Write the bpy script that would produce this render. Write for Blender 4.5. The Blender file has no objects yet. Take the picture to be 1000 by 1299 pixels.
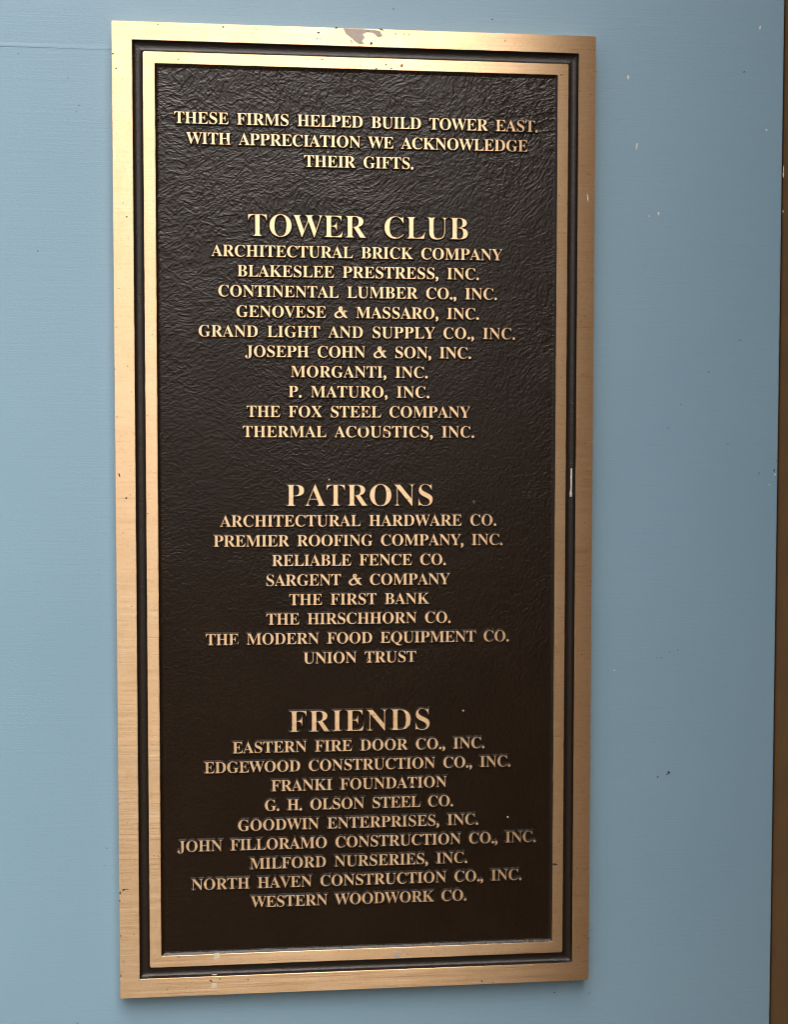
import bpy, bmesh, math, random
from mathutils import Vector, Matrix
S = bpy.context.scene
COL = S.collection
random.seed(7)
ZC = 1.456                      # height of the plaque's centre above the ground
TOP = 0.012                     # how far the bronze faces stand out from the wall

def W3(u, v, n=0.0):            # u right, v up, n out of the wall (0 = wall face), in metres
    return Vector((u, -n, v + ZC))

# ------------------------------------------------------------------ camera
C_UVN = (-0.063596, 0.044357, 0.846797 + TOP)
FWD = Vector((0.101325, 0.993680, -0.048313))
RIGHT = Vector((0.994846, -0.101397, 0.000965))
UP = Vector((0.003940, 0.048162, 0.998832))
cam = bpy.data.cameras.new('camera'); co = bpy.data.objects.new('camera', cam); COL.objects.link(co)
M = Matrix((RIGHT, UP, -FWD)).transposed().to_4x4(); M.translation = W3(*C_UVN)
co.matrix_world = M
cam.sensor_fit = 'VERTICAL'; cam.sensor_height = 36; cam.lens = 36 * 1700 / 1299
cam.clip_start = 0.01; cam.clip_end = 2000
S.camera = co

# ------------------------------------------------------------------ sky, sun, exposure
SUN_AZ = math.radians(170); SUN_EL = math.radians(54)
w = bpy.data.worlds.new('World'); S.world = w; w.use_nodes = True
nt = w.node_tree; nt.nodes.clear()
sky = nt.nodes.new('ShaderNodeTexSky'); sky.sky_type = 'NISHITA'; sky.sun_disc = False
sky.sun_elevation = SUN_EL; sky.sun_rotation = SUN_AZ
sky.air_density = 1.0; sky.dust_density = 6.0; sky.ozone_density = 1.0
hs = nt.nodes.new('ShaderNodeHueSaturation'); hs.inputs['Saturation'].default_value = 0.75
bg = nt.nodes.new('ShaderNodeBackground'); bg.inputs[1].default_value = 0.13
wo = nt.nodes.new('ShaderNodeOutputWorld')
nt.links.new(sky.outputs[0], hs.inputs['Color']); nt.links.new(hs.outputs[0], bg.inputs[0]); nt.links.new(bg.outputs[0], wo.inputs[0])
sl = bpy.data.lights.new('sun', 'SUN'); sl.energy = 1.1; sl.angle = math.radians(60); sl.color = (1, 0.975, 0.96)
so = bpy.data.objects.new('sun', sl); COL.objects.link(so)
sd = Vector((math.sin(SUN_AZ) * math.cos(SUN_EL), math.cos(SUN_AZ) * math.cos(SUN_EL), math.sin(SUN_EL)))
so.rotation_euler = sd.to_track_quat('Z', 'Y').to_euler()
so.location = (-3, -4, 6)
S.view_settings.view_transform = 'Standard'; S.view_settings.look = 'None'
S.view_settings.exposure = 0.56; S.view_settings.gamma = 1
S.render.engine = 'CYCLES'; S.cycles.pixel_filter_type = 'BLACKMAN_HARRIS'; S.cycles.filter_width = 1.1

# ------------------------------------------------------------------ helpers
def at(px, py, n=TOP):          # where the photograph's pixel meets the plane n above the wall
    d = FWD + RIGHT * ((px - 500) / 1700) - UP * ((py - 649.5) / 1700)
    o = W3(*C_UVN); k = (-n - o.y) / d.y
    p = o + d * k
    return p.x, p.z - ZC

def link(name, me, mat=None, parent=None, kind=None):
    o = bpy.data.objects.new(name, me); COL.objects.link(o)
    if mat is not None and not me.materials: me.materials.append(mat)
    if parent: o.parent = parent
    if kind: o['kind'] = kind
    return o

def mesh(name, verts, faces, mats=None, idx=None, smooth=False):
    me = bpy.data.meshes.new(name); me.from_pydata([tuple(v) for v in verts], [], faces)
    if mats:
        for m in mats: me.materials.append(m)
    if idx: me.polygons.foreach_set('material_index', idx)
    if smooth: me.polygons.foreach_set('use_smooth', [True] * len(faces))
    bm = bmesh.new(); bm.from_mesh(me); bmesh.ops.recalc_face_normals(bm, faces=bm.faces); bm.to_mesh(me); bm.free()
    me.update()
    return me

class N:                        # small node-graph helper
    def __init__(s, name):
        s.m = bpy.data.materials.new(name); s.m.use_nodes = True; s.t = s.m.node_tree
        s.p = s.t.nodes['Principled BSDF']; s.co = s.t.nodes.new('ShaderNodeTexCoord').outputs['Object']
    def n(s, typ, **kw):
        nd = s.t.nodes.new(typ)
        for k, v in kw.items():
            if hasattr(nd, k) and not k[0].isupper(): setattr(nd, k, v)
        return nd
    def put(s, sock, v):
        if isinstance(v, bpy.types.NodeSocket): s.t.links.new(v, sock)
        else: sock.default_value = v
    def mapv(s, vec, scale=(1, 1, 1), rot=(0, 0, 0), loc=(0, 0, 0)):
        nd = s.n('ShaderNodeMapping'); s.put(nd.inputs[0], vec)
        nd.inputs['Scale'].default_value = scale; nd.inputs['Rotation'].default_value = rot; nd.inputs['Location'].default_value = loc
        return nd.outputs[0]
    def noise(s, vec, scale, detail=2, rough=0.5, dist=0.0, col=False):
        nd = s.n('ShaderNodeTexNoise'); s.put(nd.inputs['Vector'], vec)
        nd.inputs['Scale'].default_value = scale; nd.inputs['Detail'].default_value = detail
        nd.inputs['Roughness'].default_value = rough; nd.inputs['Distortion'].default_value = dist
        return nd.outputs['Color' if col else 'Fac']
    def voro(s, vec, scale, feature='F1', out='Distance'):
        nd = s.n('ShaderNodeTexVoronoi', feature=feature); s.put(nd.inputs['Vector'], vec); nd.inputs['Scale'].default_value = scale
        return nd.outputs[out]
    def ma(s, op, a, b=0.0, c=0.0, clamp=False):
        nd = s.n('ShaderNodeMath', operation=op); nd.use_clamp = clamp
        s.put(nd.inputs[0], a); s.put(nd.inputs[1], b); s.put(nd.inputs[2], c)
        return nd.outputs[0]
    def vm(s, op, a, b=(0, 0, 0), sc=1.0):
        nd = s.n('ShaderNodeVectorMath', operation=op); s.put(nd.inputs[0], a); s.put(nd.inputs[1], b)
        if op == 'SCALE': nd.inputs[-1].default_value = sc
        return nd.outputs[0]
    def rng(s, v, a, b, c=0.0, d=1.0):
        nd = s.n('ShaderNodeMapRange'); s.put(nd.inputs[0], v)
        for i, x in enumerate((a, b, c, d)): nd.inputs[i + 1].default_value = x
        return nd.outputs[0]
    def mix(s, f, a, b):
        nd = s.n('ShaderNodeMix', data_type='RGBA'); s.put(nd.inputs[0], f)
        s.put(nd.inputs[6], a if not isinstance(a, tuple) else (*a, 1)); s.put(nd.inputs[7], b if not isinstance(b, tuple) else (*b, 1))
        return nd.outputs[2]
    def bump(s, h, dist, strength=1.0, normal=None):
        nd = s.n('ShaderNodeBump'); s.put(nd.inputs['Height'], h); nd.inputs['Distance'].default_value = dist; nd.inputs['Strength'].default_value = strength
        if normal is not None: s.put(nd.inputs['Normal'], normal)
        return nd.outputs[0]
    def set(s, **kw):
        for k, v in kw.items():
            k = k.replace('_', ' ')
            s.put(s.p.inputs[k], (*v, 1) if isinstance(v, tuple) and len(v) == 3 and 'Color' in k else v)
        return s.m

# ------------------------------------------------------------------ materials
def wall_paint():
    g = N('blue_wall_paint')
    st = g.noise(g.mapv(g.co, (6, 6, 240)), 3, 3, 0.6)
    fine = g.noise(g.mapv(g.co, (1, 1, 3)), 420, 3, 0.6)
    big = g.noise(g.co, 5, 3, 0.5)
    col = g.mix(g.rng(big, 0.3, 0.7), (0.236, 0.382, 0.485), (0.255, 0.406, 0.512))
    col = g.mix(g.rng(fine, 0.3, 0.7, 0, 0.12), col, (0.205, 0.340, 0.44))
    sp = g.voro(g.co, 45); keep = g.voro(g.co, 45, out='Color')
    kx = g.n('ShaderNodeSeparateColor'); g.put(kx.inputs[0], keep)
    dot = g.ma('MULTIPLY', g.ma('LESS_THAN', sp, 0.03), g.ma('LESS_THAN', kx.outputs[0], 0.06))
    col = g.mix(g.ma('MULTIPLY', dot, 0.6), col, (0.05, 0.07, 0.08))
    h = g.ma('ADD', g.ma('MULTIPLY', st, 0.5), g.ma('MULTIPLY', fine, 0.6))
    nrm = g.bump(h, 0.00030, 0.5)
    return g.set(Base_Color=col, Roughness=0.42, Normal=nrm, Specular_IOR_Level=0.5)

def bronze():
    g = N('brushed_bronze'); g.co = g.n('ShaderNodeNewGeometry').outputs['Position']
    br = g.noise(g.mapv(g.co, (14, 14, 1500)), 1.0, 3, 0.65)
    br2 = g.noise(g.mapv(g.co, (40, 40, 420)), 1.0, 2, 0.5)
    mot = g.noise(g.co, 45, 4, 0.6)
    col = g.mix(g.rng(mot, 0.35, 0.7), (0.82, 0.59, 0.370), (0.78, 0.535, 0.31))
    col = g.mix(g.rng(br, 0.35, 0.7, 0, 0.35), col, (0.60, 0.37, 0.18))
    col = g.mix(g.rng(br2, 0.55, 0.75, 0, 0.2), col, (0.55, 0.36, 0.2))
    # pin holes and dark specks
    sp = g.voro(g.co, 330); kc = g.n('ShaderNodeSeparateColor'); g.put(kc.inputs[0], g.voro(g.co, 330, out='Color'))
    dot = g.ma('MULTIPLY', g.rng(sp, 0.06, 0.16, 1, 0), g.ma('LESS_THAN', kc.outputs[1], 0.014))
    tar = g.rng(g.noise(g.co, 260, 4, 0.7), 0.64, 0.76)
    fm = g.rng(g.noise(g.co, 700, 3, 0.65), 0.52, 0.75, 0, 0.45)
    col = g.mix(fm, col, (0.52, 0.33, 0.16))
    mask = g.ma('MAXIMUM', dot, g.ma('MULTIPLY', tar, 0.55))
    col = g.mix(mask, col, (0.10, 0.055, 0.03))
    ro = g.ma('ADD', g.rng(br, 0.3, 0.7, 0.27, 0.40), g.ma('MULTIPLY', mask, 0.2))
    nrm = g.bump(g.ma('ADD', br, g.ma('MULTIPLY', mask, -1.5)), 0.00003, 0.5)
    tv = g.n('ShaderNodeCombineXYZ'); tv.inputs[2].default_value = 1
    g.put(g.p.inputs['Tangent'], tv.outputs[0])
    return g.set(Base_Color=col, Metallic=1.0, Roughness=ro, Anisotropic=0.93, Normal=nrm)

def leather():
    g = N('brown_leather_lacquer')
    wn = g.noise(g.co, 22, 2, 0.5, col=True)
    p = g.vm('ADD', g.co, g.vm('SCALE', g.vm('SUBTRACT', wn, (0.5, 0.5, 0.5)), sc=0.03))
    wn2 = g.noise(g.co, 260, 2, 0.5, col=True)
    p = g.vm('ADD', p, g.vm('SCALE', g.vm('SUBTRACT', wn2, (0.5, 0.5, 0.5)), sc=0.0016))
    q = g.mapv(g.mapv(p, rot=(0, math.radians(38), 0)), (1, 1, 2.6))
    q2 = g.mapv(g.mapv(p, rot=(0, math.radians(-30), 0)), (1, 1, 2.2), loc=(0.3, 0, 0.2))
    def ridge(vec, sc, wd):
        n = g.noise(vec, sc, 2, 0.55)
        return g.rng(g.ma('ABSOLUTE', g.ma('SUBTRACT', n, 0.5)), 0.0, wd, 1, 0)
    r1 = ridge(q, 100, 0.12); r2 = ridge(q2, 130, 0.12); r3 = ridge(g.mapv(p, loc=(1, 0, 2)), 300, 0.17)
    gr = g.noise(g.co, 560, 4, 0.65)
    amp = g.rng(g.noise(g.co, 9, 2, 0.5), 0.35, 0.65, 0.35, 1.0)
    sx = g.n('ShaderNodeSeparateXYZ'); g.put(sx.inputs[0], g.co)
    up = g.rng(sx.outputs[2], ZC - 0.20, ZC + 0.26, 0.30, 1.0); up = g.ma('MULTIPLY', up, up)          # the wrinkles are deepest near the top of the casting
    amp = g.ma('MULTIPLY', amp, up)
    cr = g.ma('ADD', g.ma('MULTIPLY', r1, 1.3), g.ma('ADD', g.ma('MULTIPLY', r2, 0.9), g.ma('MULTIPLY', r3, 0.3)))
    h = g.ma('ADD', g.ma('MULTIPLY', g.ma('MULTIPLY', cr, amp), 1.0), g.ma('MULTIPLY', gr, g.ma('MULTIPLY_ADD', up, -0.45, 1.45)))
    nrm = g.bump(h, 0.00030, 0.75)
    col = g.mix(g.rng(g.noise(g.co, 30, 3, 0.6), 0.35, 0.7), (0.0150, 0.0076, 0.0030), (0.0205, 0.0108, 0.0046))
    col = g.mix(g.rng(gr, 0.40, 0.66, 0, 0.75), col, (0.005, 0.0022, 0.0008))
    col = g.mix(g.rng(g.noise(g.co, 1150, 2, 0.5), 0.66, 0.76, 0, 0.5), col, (0.06, 0.045, 0.032))     # pale flecks in the colour stand in for glints on the grain
    return g.set(Base_Color=col, Roughness=0.24, Normal=nrm, Specular_IOR_Level=0.45)

def lacquer():
    g = N('brown_lacquer'); g.co = g.n('ShaderNodeNewGeometry').outputs['Position']
    nrm = g.bump(g.ma('ADD', g.noise(g.co, 1000, 3, 0.6), g.noise(g.mapv(g.co, (1, 1, 1)), 260, 3, 0.6)), 0.00035, 0.8)
    return g.set(Base_Color=(0.018, 0.0112, 0.0068), Roughness=0.34, Normal=nrm, Specular_IOR_Level=0.6)

def simple(name, c, r=0.6, nz=200, amt=0.25, met=0.0, bd=0.0):
    g = N(name); f = g.noise(g.co, nz, 3, 0.6)
    col = g.mix(g.rng(f, 0.3, 0.7), c, tuple(x * (1 - amt) for x in c))
    if bd: g.put(g.p.inputs['Normal'], g.bump(f, bd, 0.6))
    return g.set(Base_Color=col, Roughness=r, Metallic=met)

M_WALL = wall_paint(); M_BRZ = bronze(); M_LEA = leather(); M_LAC = lacquer()
M_BRN = simple('brown_wall_paint', (0.20, 0.090, 0.020), 0.85, 40, 0.2, bd=0.0004)
M_GND = simple('pale_paving', (0.58, 0.45, 0.31), 0.85, 3, 0.25)
M_WHT = simple('cream_paint_splash', (0.84, 0.78, 0.66), 0.6, 900, 0.2)
M_TAPE = simple('old_tape', (0.72, 0.62, 0.44), 0.6, 900, 0.15)
M_SMR = simple('taupe_smear', (0.52, 0.44, 0.38), 0.5, 500, 0.2)
M_DRK = simple('dark_pit', (0.05, 0.03, 0.018), 0.6, 900, 0.3)
M_PIT = simple('old_pit', (0.10, 0.15, 0.18), 0.6, 900, 0.3)
M_RST = simple('rust_spot', (0.38, 0.14, 0.04), 0.6, 900, 0.3)
M_VRD = simple('verdigris', (0.07, 0.11, 0.07), 0.7, 900, 0.3)
M_TRN = simple('tarnish', (0.12, 0.07, 0.035), 0.5, 900, 0.3)

# ------------------------------------------------------------------ setting
def box(name, x0, x1, y0, y1, z0, z1, mat, parent=None, bev=0.0):
    v = [(x, y, z) for x in (x0, x1) for y in (y0, y1) for z in (z0, z1)]
    f = [(0, 1, 3, 2), (4, 6, 7, 5), (0, 4, 5, 1), (2, 3, 7, 6), (0, 2, 6, 4), (1, 5, 7, 3)]
    me = mesh(name, v, f)
    if bev:
        bm = bmesh.new(); bm.from_mesh(me); bmesh.ops.bevel(bm, geom=bm.edges[:], offset=bev, segments=3, profile=0.5, affect='EDGES'); bm.to_mesh(me); bm.free()
    return link(name, me, mat, parent)

gm = mesh('ground', [(-900, -900, 0), (900, -900, 0), (900, 900, 0), (-900, 900, 0)], [(0, 1, 2, 3)])
link('ground', gm, M_GND, kind='structure')

EDGE = at(987, 650, 0.0)[0]
wall = box('wall', -3.2, EDGE, 0.0, 0.14, 0.0, 3.4, M_WALL, bev=0.0012)
wall['label'] = 'pale blue painted wall that the bronze plaque hangs on'; wall['category'] = 'wall'
side = box('side_wall', EDGE + 0.0009, EDGE + 0.25, -0.87, 0.14, 0.0, 3.4, M_BRN, bev=0.002)
side['label'] = 'narrow dark brown wall strip along the right edge of the blue wall'; side['category'] = 'wall'

opp = box('unseen_parapet', -4.5, 3.0, -2.1, -1.9, 0.0, 1.68, M_GND, bev=0.004)   # added low wall, unseen behind the camera: shades the wall lower down; bronze mirrors it
opp['kind'] = 'structure'

def blob(name, px, py, rx, ry, mat, parent, n=TOP, rot=0.0, th=0.00008, jag=0.25, k=9, pts=None, kind=None):
    """a flat irregular fleck lying on the plane n; rx, ry in photograph pixels (about half a millimetre each)"""
    if pts is None:
        pts = []
        for i in range(k):
            a = 2 * math.pi * i / k; r = 1 + random.uniform(-jag, jag)
            x, y = rx * r * math.cos(a), ry * r * math.sin(a)
            pts.append((px + x * math.cos(rot) - y * math.sin(rot), py + x * math.sin(rot) + y * math.cos(rot)))
    q = [at(x, y, n) for x, y in pts]; m = len(q)
    cu = sum(a for a, b in q) / m; cv = sum(b for a, b in q) / m
    vs = [W3(a, b, n - 0.00005) for a, b in q] + [W3(cu + (a - cu) * 0.85, cv + (b - cv) * 0.85, n + th) for a, b in q] + [W3(cu, cv, n + th * 1.3)]
    fs = [(i, (i + 1) % m, m + (i + 1) % m, m + i) for i in range(m)] + [(m + i, m + (i + 1) % m, 2 * m) for i in range(m)]
    if len(pts) > 14:
        vs = vs[:-1]; fs = fs[:m] + [tuple(range(m, 2 * m))]
    return link(name, mesh(name, vs, fs), mat, parent, kind)

# wall flecks and the thin ridge of a paint seam
rp = []
K = 24
for i in range(K + 1):
    t = i / K; x = -12 + t * 175; y = 57.3 + t * 5.6 + random.uniform(-0.15, 0.15)
    hh = 0.0004 * (1 - t * 0.55) if t < 0.98 else 0.0002
    u, v = at(x, y, 0.0)
    rp += [W3(u, v + 0.0022, 0.00002), W3(u, v + 0.0004, hh * 0.45), W3(u, v - 0.0004, hh * 0.42), W3(u, v - 0.0010, -0.0002)]
link('paint_ridge', mesh('paint_ridge', rp, [(4 * i + j, 4 * i + j + 1, 4 * i + j + 5, 4 * i + j + 4) for i in range(K) for j in range(3)], smooth=False), M_WALL, wall)
for x, y, rx, ry, r in ((797.5, 98, 1.7, 3, 0.1), (808.3, 185.5, 1.2, 4.5, 0.15), (965, 35, 1.3, 2.4, 0.3), (973, 165, 1.3, 1.4, 0), (836, 271, 1.2, 2.2, 0.1),
                        (824.3, 274, .9, 1, 0), (780, 850.5, 1, 1.1, 0), (984, 602, 1.1, 1.4, 0), (976.5, 615.3, 1.2, .7, 0), (997, 214, 1.5, 6, 0.05), (996, 222, 1.2, 4, -.2), (995.3, 268, .7, 2.4, 0)):
    if x > 990: x -= 1
    blob('paint_fleck', x, y, rx, ry, M_WHT, wall, n=0.0001, rot=r)
for x, y, rx, ry in ((835, 985.6, 1.5, 1.2), (849, 980, 2.0, 2.4), (847, 982.5, 1.2, 1.2), (840, 834.5, 1, .8), (833.5, 834.5, .9, .7), (850, 827, 1, .8), (860.5, 824.5, 1, .7), (704, 1259, 1.3, 1.2),
                     (748, 1260, 1.1, 1), (625, 24.5, 1.3, .8), (939.5, 431.5, 1.9, .7), (900, 471.5, 1.2, 1), (864.5, 513, 1.1, 1), (848.5, 543, 1, 1.1), (924, 563.5, 1.6, .7), (983, 596.5, 1.2, 2.2),
                     (23, 68, 1, .9), (100, 133.5, 1.4, .5), (97, 141, .6, 1.6), (86, 98.5, .8, .8), (945, 91, 1.2, 1.4), (920.5, -.5, 1.4, 1), (135.5, 1076, 1.1, .9), (133, 1098, .8, .8), (98, 1298, 1.4, .8), (987, 585, .8, 2)):
    blob('paint_pit', x, y, rx * .85, ry * .85, M_DRK if 980 <= y < 990 else M_PIT, wall, n=0.0001, rot=random.uniform(-.6, .6))

# ------------------------------------------------------------------ the plaque
plq = bpy.data.objects.new('memorial_plaque', None); COL.objects.link(plq)
plq.empty_display_size = 0.1
plq['label'] = 'tall bronze donor plaque with raised lettering on a dark brown ground, on the blue wall'
plq['category'] = 'plaque'

RO = (-.15165, .15165, -.3050, .3050); RA = (-.1393, .1406, -.2930, .2940)
RB = (-.1329, .1340, -.2858, .2871); RC = (-.1256, .1271, -.2786, .2801)

def inset(r, d): return (r[0] + d, r[1] - d, r[2] + d, r[3] - d)
def loop(r, rad, step=0.006, seg=4):
    """rounded rectangle, the same number of points for any size so that loops can be bridged"""
    u0, u1, v0, v1 = r; pts = []
    nu = 46; nv = 92
    cs = [(u1 - rad, v1 - rad, 0), (u0 + rad, v1 - rad, 90), (u0 + rad, v0 + rad, 180), (u1 - rad, v0 + rad, 270)]
    ends = []
    for i, (cx, cy, a0) in enumerate(cs):
        arc = [(cx + rad * math.cos(math.radians(a0 + 90 * k / seg)), cy + rad * math.sin(math.radians(a0 + 90 * k / seg))) for k in range(seg + 1)]
        pts += arc
        nx, ny, a1 = cs[(i + 1) % 4]
        b = (nx + rad * math.cos(math.radians(a1)), ny + rad * math.sin(math.radians(a1)))
        n = nu if i % 2 == 0 else nv
        for k in range(1, n):
            t = k / n; pts.append((arc[-1][0] + (b[0] - arc[-1][0]) * t, arc[-1][1] + (b[1] - arc[-1][1]) * t))
    return pts
JIT = {}
def ring(name, prof, mat, parent, cap=False, smooth=False):
    """prof: list of (rect, corner radius, height, jitter) from outside to inside"""
    vs, fs = [], []; L = None
    for r, rad, n, jit in prof:
        lp = loop(r, rad); L = len(lp)
        key = (round(r[0], 3), L, n > TOP - 0.0006)
        rs = JIT.setdefault(key, [random.gauss(0, 1) for _ in range(L)])
        cu, cv = (r[0] + r[1]) / 2, (r[2] + r[3]) / 2
        for j, (u, v) in enumerate(lp):
            e = jit * rs[j]
            if abs(abs(u - cu) - (r[1] - r[0]) / 2) < abs(abs(v - cv) - (r[3] - r[2]) / 2): u += e
            else: v += e
            vs.append(W3(u, v, n))
    for i in range(len(prof) - 1):
        fs += [(i * L + j, i * L + (j + 1) % L, (i + 1) * L + (j + 1) % L, (i + 1) * L + j) for j in range(L)]
    if cap: fs.append(tuple(range((len(prof) - 1) * L, len(prof) * L)))
    me = mesh(name, vs, fs, smooth=smooth)
    return link(name, me, mat, parent)

T = TOP; ch = 0.00012
ring('back_plate', [(inset(RO, .0004), .001, 0.0, 0), (inset(RO, .0004), .001, T - .0040, 0), (inset(RO, .003), .001, T - .0040, 0)], M_LAC, plq, cap=True)
ring('outer_border', [(inset(RO, .0001), .0010, 0.0004, 0), (RO, .0010, T - ch * 1.2, 0), (inset(RO, ch), .0008, T, 0.00003), (inset(RA, -ch), .0006, T, 0.00004), (RA, .0005, T - ch, 0.00004)], M_BRZ, plq)
gp = [(inset(RA, .00001), .0005, T - ch, 0.00004)]
wd = RB[0] - RA[0]
for k in range(0, 13):
    a = math.pi * k / 12; d = wd / 2 - (wd / 2 - .0005) * math.cos(a); h = T - .0009 - .0022 * math.sin(a) ** 0.75
    t = (d / wd)
    rr = tuple(RA[i] + (RB[i] - RA[i]) * t for i in range(4)); gp.append((rr, .0006 + .0004 * t, h, 0))
gp.append((inset(RB, -.00001), .0011, T - ch, 0.00004))
ring('groove', gp, M_LAC, plq, smooth=True)
ring('inner_border', [(RB, .0011, T - ch, 0.00004), (inset(RB, ch), .0010, T, 0.00004), (inset(RC, -ch), .0006, T, 0.00004), (RC, .0005, T - ch, 0.00004)], M_BRZ, plq)
FIELD = T - 0.0015
ring('field', [(inset(RC, .00001), .0005, T - ch, 0.00004), (inset(RC, .0008), .0008, FIELD + .0007, 0.00004), (inset(RC, .0014), .001, FIELD + .00025, 0.00004), (inset(RC, .0022), .001, FIELD, 0)], M_LEA, plq, cap=True)

# ------------------------------------------------------------------ lettering
LINES = """THESE FIRMS HELPED BUILD TOWER EAST.|243.99|-113.91|114.41
WITH APPRECIATION WE ACKNOWLEDGE|231.57|-106.77|107.89
THEIR GIFTS.|219.09|-33.86|34.95
#TOWER CLUB|175.6|-68.74|69.71
ARCHITECTURAL BRICK COMPANY|162.9|-91.69|92.04
BLAKESLEE PRESTRESS, INC.|150.6|-75.68|76.88
CONTINENTAL LUMBER CO., INC.|138.08|-87.44|88.61
GENOVESE & MASSARO, INC.|125.5|-76.28|76.99
GRAND LIGHT AND SUPPLY CO., INC.|113.11|-99.74|100.45
JOSEPH COHN & SON, INC.|100.69|-71.01|72.03
MORGANTI, INC.|88.21|-42.53|44.26
P. MATURO, INC.|75.67|-44.04|45.3
THE FOX STEEL COMPANY|63.13|-70.18|71.67
THERMAL ACOUSTICS, INC.|50.55|-72.69|74.26
#PATRONS|7.05|-45.71|47.5
ARCHITECTURAL HARDWARE CO.|-5.73|-87.19|88.81
PREMIER ROOFING COMPANY, INC.|-18.26|-91.18|92.97
RELIABLE FENCE CO.|-30.75|-54.74|56.24
SARGENT & COMPANY|-43.28|-58.25|58.83
THE FIRST BANK|-55.68|-43.89|45.63
THE HIRSCHHORN CO.|-67.98|-58.33|59.42
THE MODERN FOOD EQUIPMENT CO.|-80.46|-96.44|97.41
UNION TRUST|-92.99|-35.0|37.07
#FRIENDS|-136.91|-44.1|45.83
EASTERN FIRE DOOR CO., INC.|-149.6|-79.99|81.78
EDGEWOOD CONSTRUCTION CO., INC.|-162.0|-97.88|98.89
FRANKI FOUNDATION|-174.5|-55.7|57.2
G. H. OLSON STEEL CO.|-187.0|-59.74|61.35
GOODWIN ENTERPRISES, INC.|-199.49|-76.74|77.88
JOHN FILLORAMO CONSTRUCTION CO., INC.|-211.95|-114.97|115.81
MILFORD NURSERIES, INC.|-224.39|-69.36|70.75
NORTH HAVEN CONSTRUCTION CO., INC.|-236.75|-106.23|106.58
WESTERN WOODWORK CO.|-249.1|-68.96|70.33"""
CAPF = 0.678
def ampersand_mesh(cap):
    """a serif ampersand swept as a ribbon whose width swells and thins along the stroke"""
    k = cap / 0.69
    ctl = [(.815, .035, .055), (.74, .045, .085), (.60, .18, .150), (.45, .38, .150), (.33, .54, .120), (.335, .635, .070), (.41, .668, .055), (.475, .625, .085), (.465, .535, .085),
           (.37, .44, .060), (.21, .35, .075), (.105, .255, .110), (.085, .155, .130), (.155, .055, .110), (.29, .018, .070), (.42, .045, .055), (.54, .14, .050), (.62, .26, .050), (.665, .40, .055)]
    P = [Vector(c) for c in ctl]; pth = []
    for i in range(len(P) - 1):
        a, b, c, d = P[max(i - 1, 0)], P[i], P[i + 1], P[min(i + 2, len(P) - 1)]
        for j in range(4):
            t = j / 4; pth.append(0.5 * (2 * b + (c - a) * t + (2 * a - 5 * b + 4 * c - d) * t * t + (3 * b - a - 3 * c + d) * t ** 3))
    pth.append(P[-1]); runs = [pth, [Vector((.535, .415, .035)), Vector((.66, .425, .045)), Vector((.795, .415, .035))]]
    vs, fs, ix = [], [], []
    for q, pt in enumerate(runs):
        o = len(vs); n = len(pt)
        for i, p in enumerate(pt):
            dr = (pt[min(i + 1, n - 1)] - pt[max(i - 1, 0)]); dr.z = 0; dr.normalize(); nr = Vector((-dr.y, dr.x)); h = p.z / 2
            e = 0.0008 / k; yt = -(T + 1e-6 * i / n * 8 + 2e-5 * q); yb = -(FIELD - .0003)
            for w, y in ((h + e, yb), (h, yt), (-h, yt), (-h - e, yb)):
                vs.append(((p.x + nr.x * w) * k, y, (p.y + nr.y * w) * k))
        for i in range(n - 1):
            for j in range(3):
                fs.append((o + 4 * i + j, o + 4 * i + j + 1, o + 4 * i + 4 + j + 1, o + 4 * i + 4 + j)); ix.append(0 if j == 1 else 1)
        for b in (o, o + 4 * (n - 1)): fs.append((b, b + 1, b + 2, b + 3)); ix.append(1)
    me = bpy.data.meshes.new('ampersand'); me.from_pydata(vs, [], fs)
    me.materials.append(M_BRZ); me.materials.append(M_LAC); me.polygons.foreach_set('material_index', ix)
    return me
def glyph_mesh(ch, cap):
    """one raised letter: flat bronze face at TOP, drafted lacquered sides down to the field; local x right, y up in metres"""
    k = cap / CAPF
    cu = bpy.data.curves.new('g', 'FONT'); cu.resolution_u = 3; cu.fill_mode = 'FRONT'
    cu.body = chr(0x1D400 + ord(ch) - 65) if 'A' <= ch <= 'Z' else ch     # serif bold capitals of the built-in face
    cu.offset = (-0.013 if cap > .01 else -0.007) if ch.isalpha() else {'.': 0.022, ',': 0.022, '&': 0.028}[ch]
    cu.extrude = 0.0; cu.bevel_depth = 0.00115 / k; cu.bevel_resolution = 0
    ob = bpy.data.objects.new('g', cu); COL.objects.link(ob); bpy.context.view_layer.update()
    me = bpy.data.meshes.new_from_object(ob.evaluated_get(bpy.context.evaluated_depsgraph_get()))
    bpy.data.objects.remove(ob); bpy.data.curves.remove(cu)
    bm = bmesh.new(); bm.from_mesh(me)
    bmesh.ops.remove_doubles(bm, verts=bm.verts[:], dist=1e-5)
    bmesh.ops.delete(bm, geom=[v for v in bm.verts if v.co.z < -1e-5], context='VERTS')
    zt = max(v.co.z for v in bm.verts)
    zs = 1.0
    for v in bm.verts:
        top = v.co.z > zt * 0.5
        v.co = Vector((v.co.x * k, 0, v.co.y * k)); v.co.y = -(T if top else FIELD - 0.0003)
    for f in bm.faces:
        f.material_index = 0 if all(v.co.y < -(T - 1e-6) for v in f.verts) else 1
    bm.normal_update()
    for f in bm.faces:
        if f.material_index == 0 and f.normal.y > 0: f.normal_flip()
    for f in bm.faces: f.smooth = False
    me.materials.clear(); bm.to_mesh(me); bm.free()
    me.materials.append(M_BRZ); me.materials.append(M_LAC)
    return me
I_ME = {}
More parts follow.
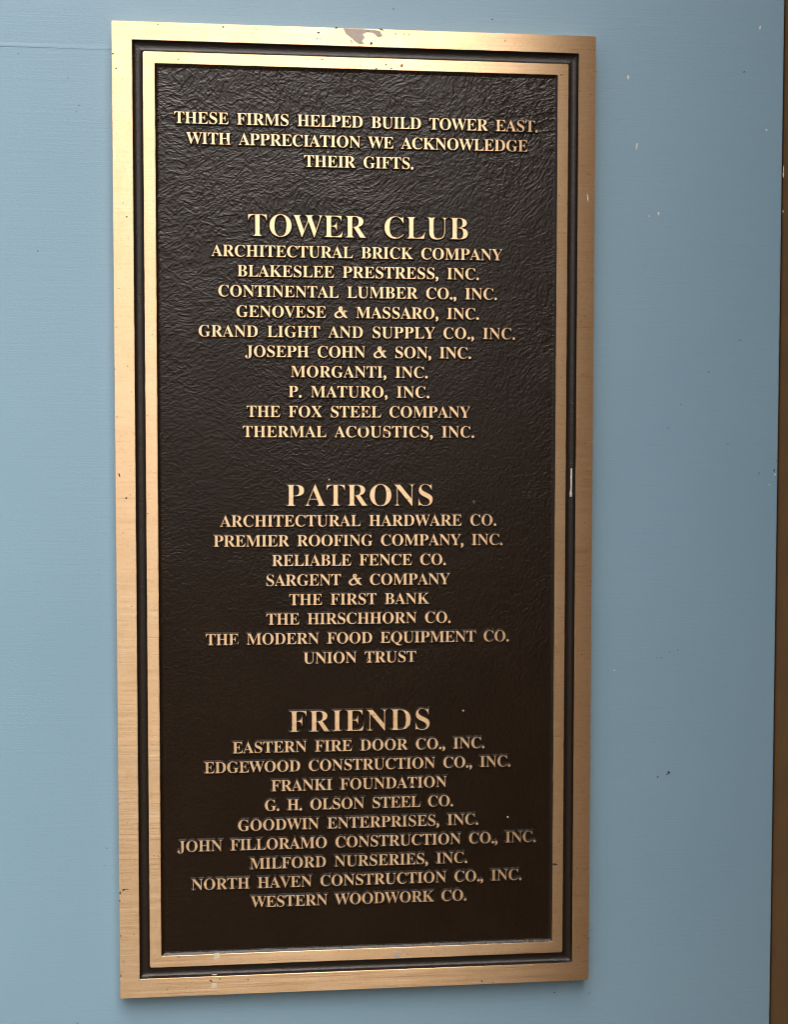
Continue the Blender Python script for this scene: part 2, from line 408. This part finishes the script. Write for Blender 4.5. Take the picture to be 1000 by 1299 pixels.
def ink(ch, cap):
    key = (ch, cap)
    if key not in I_ME:
        me = ampersand_mesh(cap) if ch == '&' else glyph_mesh(ch, cap); tops = [v.co.x for v in me.vertices if v.co.y < -(T - 1e-6)]
        I_ME[key] = (me, min(tops), max(tops))
    return I_ME[key]
ADV = dict(A=.650, B=.659, C=.697, D=.738, E=.658, F=.602, G=.756, H=.779, I=.388, J=.492, K=.760, L=.635, M=.944, N=.735, O=.782, P=.622, Q=.782, R=.704, S=.581, T=.630, U=.733, V=.637, W=.910, X=.701, Y=.634, Z=.658)
ADV['.'] = .23; ADV[','] = .23; ADV['&'] = .83
NAMES = {'.': 'full_stop', ',': 'comma', '&': 'ampersand'}
singles = 0; rest = []; words = []
place = []
for ln in LINES.split('\n'):
    s, v, l, r = ln.split('|'); v, l, r = float(v) / 1000, float(l) / 1000, float(r) / 1000
    head = s[0] == '#'; s = s.lstrip('#'); cap = 0.0137 if head else 0.0071; k = cap / CAPF
    inks = [None if c == ' ' else ink(c, cap) for c in s]
    spw = (0.0050 if not head else 0.0105)
    nat = sum(spw if c == ' ' else ADV[c] * k for c in s) - inks[0][1] - (ADV[s[-1]] * k - inks[-1][2])
    tr = ((r - l) - nat) / (len(s) - 1)
    x = l - inks[0][1]
    for c, g in zip(s, inks):
        if g: place.append((head, c, g, x, v)); x += ADV[c] * k + tr
        else: x += spw + tr
n_head = sum(1 for p in place if p[0])
cnt = 0
for head, c, g, x, v in place:
    small = not head
    if small:
        if cnt < 300 - n_head:
            if c.isalpha(): cnt += 1
        else:
            rest.append((g[0], x, v)); continue
    o = link(('heading_letter' if head else 'letter') if c.isalpha() else NAMES[c], g[0], None, plq)
    o.location = (x, 0, v + ZC)
bm = bmesh.new()
for me, x, v in rest:
    off = len(bm.verts); bm.from_mesh(me); bm.verts.ensure_lookup_table()
    for i in range(off, len(bm.verts)): bm.verts[i].co += Vector((x, 0, v + ZC))
me = bpy.data.meshes.new('lettering'); bm.to_mesh(me); bm.free(); me.materials.append(M_BRZ); me.materials.append(M_LAC)
link('lettering', me, None, plq, 'stuff')

# ------------------------------------------------------------------ wear on the plaque
for pts in ([(433, 35), (445, 35.5), (458, 36), (468, 37), (478, 37.5), (484, 39), (488, 46), (482, 47.5), (478, 43), (474, 41), (466, 40.5), (460, 43), (463, 48), (459, 53), (462, 57), (456, 57.5), (450, 54), (446, 50), (441, 46), (437, 43)],
            [(445, 49), (448, 55), (447, 56.5), (443.5, 50)]):
    blob('paint_smear', 0, 0, 0, 0, M_SMR, plq, pts=pts, th=0.00004)
for pts in ([(271.5, 1209.6), (278.5, 1209.2), (278.7, 1217.5), (275.5, 1216), (271, 1218)], [(268.2, 1247.6), (275, 1247), (275, 1254.8), (271.6, 1252.2), (267.8, 1255)]):
    blob('tape_scrap', 0, 0, 0, 0, M_TAPE, plq, pts=pts)
blob('tape_scrap', 0, 0, 0, 0, M_SMR, plq, pts=[(499, 1208), (508, 1207), (511, 1211), (505, 1216), (500, 1213)])
blob('paint_fleck', 272, 1237, 4, 1.2, M_WHT, plq, n=T - .001)
blob('paint_fleck', 0, 0, 0, 0, M_WHT, plq, n=T - .0021, th=.0003, pts=[(724.5, 594), (726.3, 594.5), (726.3, 603), (726, 613), (725.7, 624), (726, 630), (723.5, 630.5), (723, 626), (724.2, 618), (724, 606)])
blob('paint_fleck', 0, 0, 0, 0, M_WHT, plq, pts=[(745, 245), (746, 246), (747, 252), (747, 257), (745.5, 253)])
blob('rust_spot', 510, 83.3, 1.6, 2.6, M_RST, plq)
for x, y, rx, ry in ((404, 41.5, 2, 1.6), (402.5, 49.3, 1.1, 1), (406, 49.3, .8, .8), (426.5, 35.5, 2, 1.1), (483.5, 37.2, 2.4, 1), (467, 39.5, 1.1, .9), (471, 55, 1.8, 2), (502, 43, 1, .9), (512.5, 43.3, 1, .9), (519, 44, .9, .8),
                     (409, 75.5, .9, .9), (477.5, 87.2, 1.7, 1), (496.5, 86.8, 1.4, .8), (490, 82, 1.2, 1.4), (200, 31, 1, 1), (283, 34.2, 1.6, 1.3), (143, 68, 1.6, 1), (147, 86.5, 1.3, 1), (160.5, 275, 1.3, 1.1), (151, 602.5, 1.2, 2.6), (160, 632, 1.3, 1.5), (187, 651.5, .9, .8),
                     (156.5, 1128.7, 2.2, 1.4), (152, 1133, 1, 2), (160, 1128, 3.4, .6), (151.7, 1143, .8, 1.6), (704.5, 1096.5, 3.0, 1.6), (747, 1190, .9, .8), (611.5, 1244.6, .9, 1.4), (267.5, 1244.3, 2, .9), (279, 1242, 1.1, .9), (314.5, 1242.6, 1.2, .9), (742, 1187, .9, .8), (170, 71, 1.4, .7), (226, 75, 1.5, .7), (713, 95, 2.3, .8),
                     (226.5, 1214, 1.4, .7), (153, 1187, .7, 2), (153, 1238, .7, 2)):
    blob('pit_mark', x, y, rx, ry, M_DRK, plq, rot=random.uniform(-.5, .5), th=.00004)
for x, y, rx, ry, m in ((461.8, 522.5, 2.6, 1.8, M_TRN), (460.5, 542.5, 5.5, 2, M_VRD), (489.5, 548.5, 4, 2.4, M_TRN), (467, 1035 - 200 + 1.5, 1.8, 2.2, M_TRN), (298.3, 817.3, 4.6, 1.6, M_LAC), (346, 687, 1.6, 2.6, M_TRN), (602, 637, 2, 2, M_TRN), (474, 907, 1.3, 1, M_RST), (440, 1067, 1.6, 2, M_RST),
                        (288, 181, 1.4, 2, M_TRN), (452, 390, 2, 1.2, M_RST), (505, 633, 1.2, 2.5, M_TRN), (517, 633.5, 1.2, 1, M_RST), (522, 995.5, 2.5, 2, M_TRN), (456, 1090, 1.2, 1, M_TRN)):
    blob('tarnish_spot', x, y, rx, ry, m, plq, th=.00005)
for x, y in ((417.5, 608.5), (588, 901.5), (416, 193), (644.5, 1036.5), (245.5, 1209.6)):
    blob('paint_fleck', x, y, 1, 1.1, M_WHT, plq, n=FIELD, th=.0003)
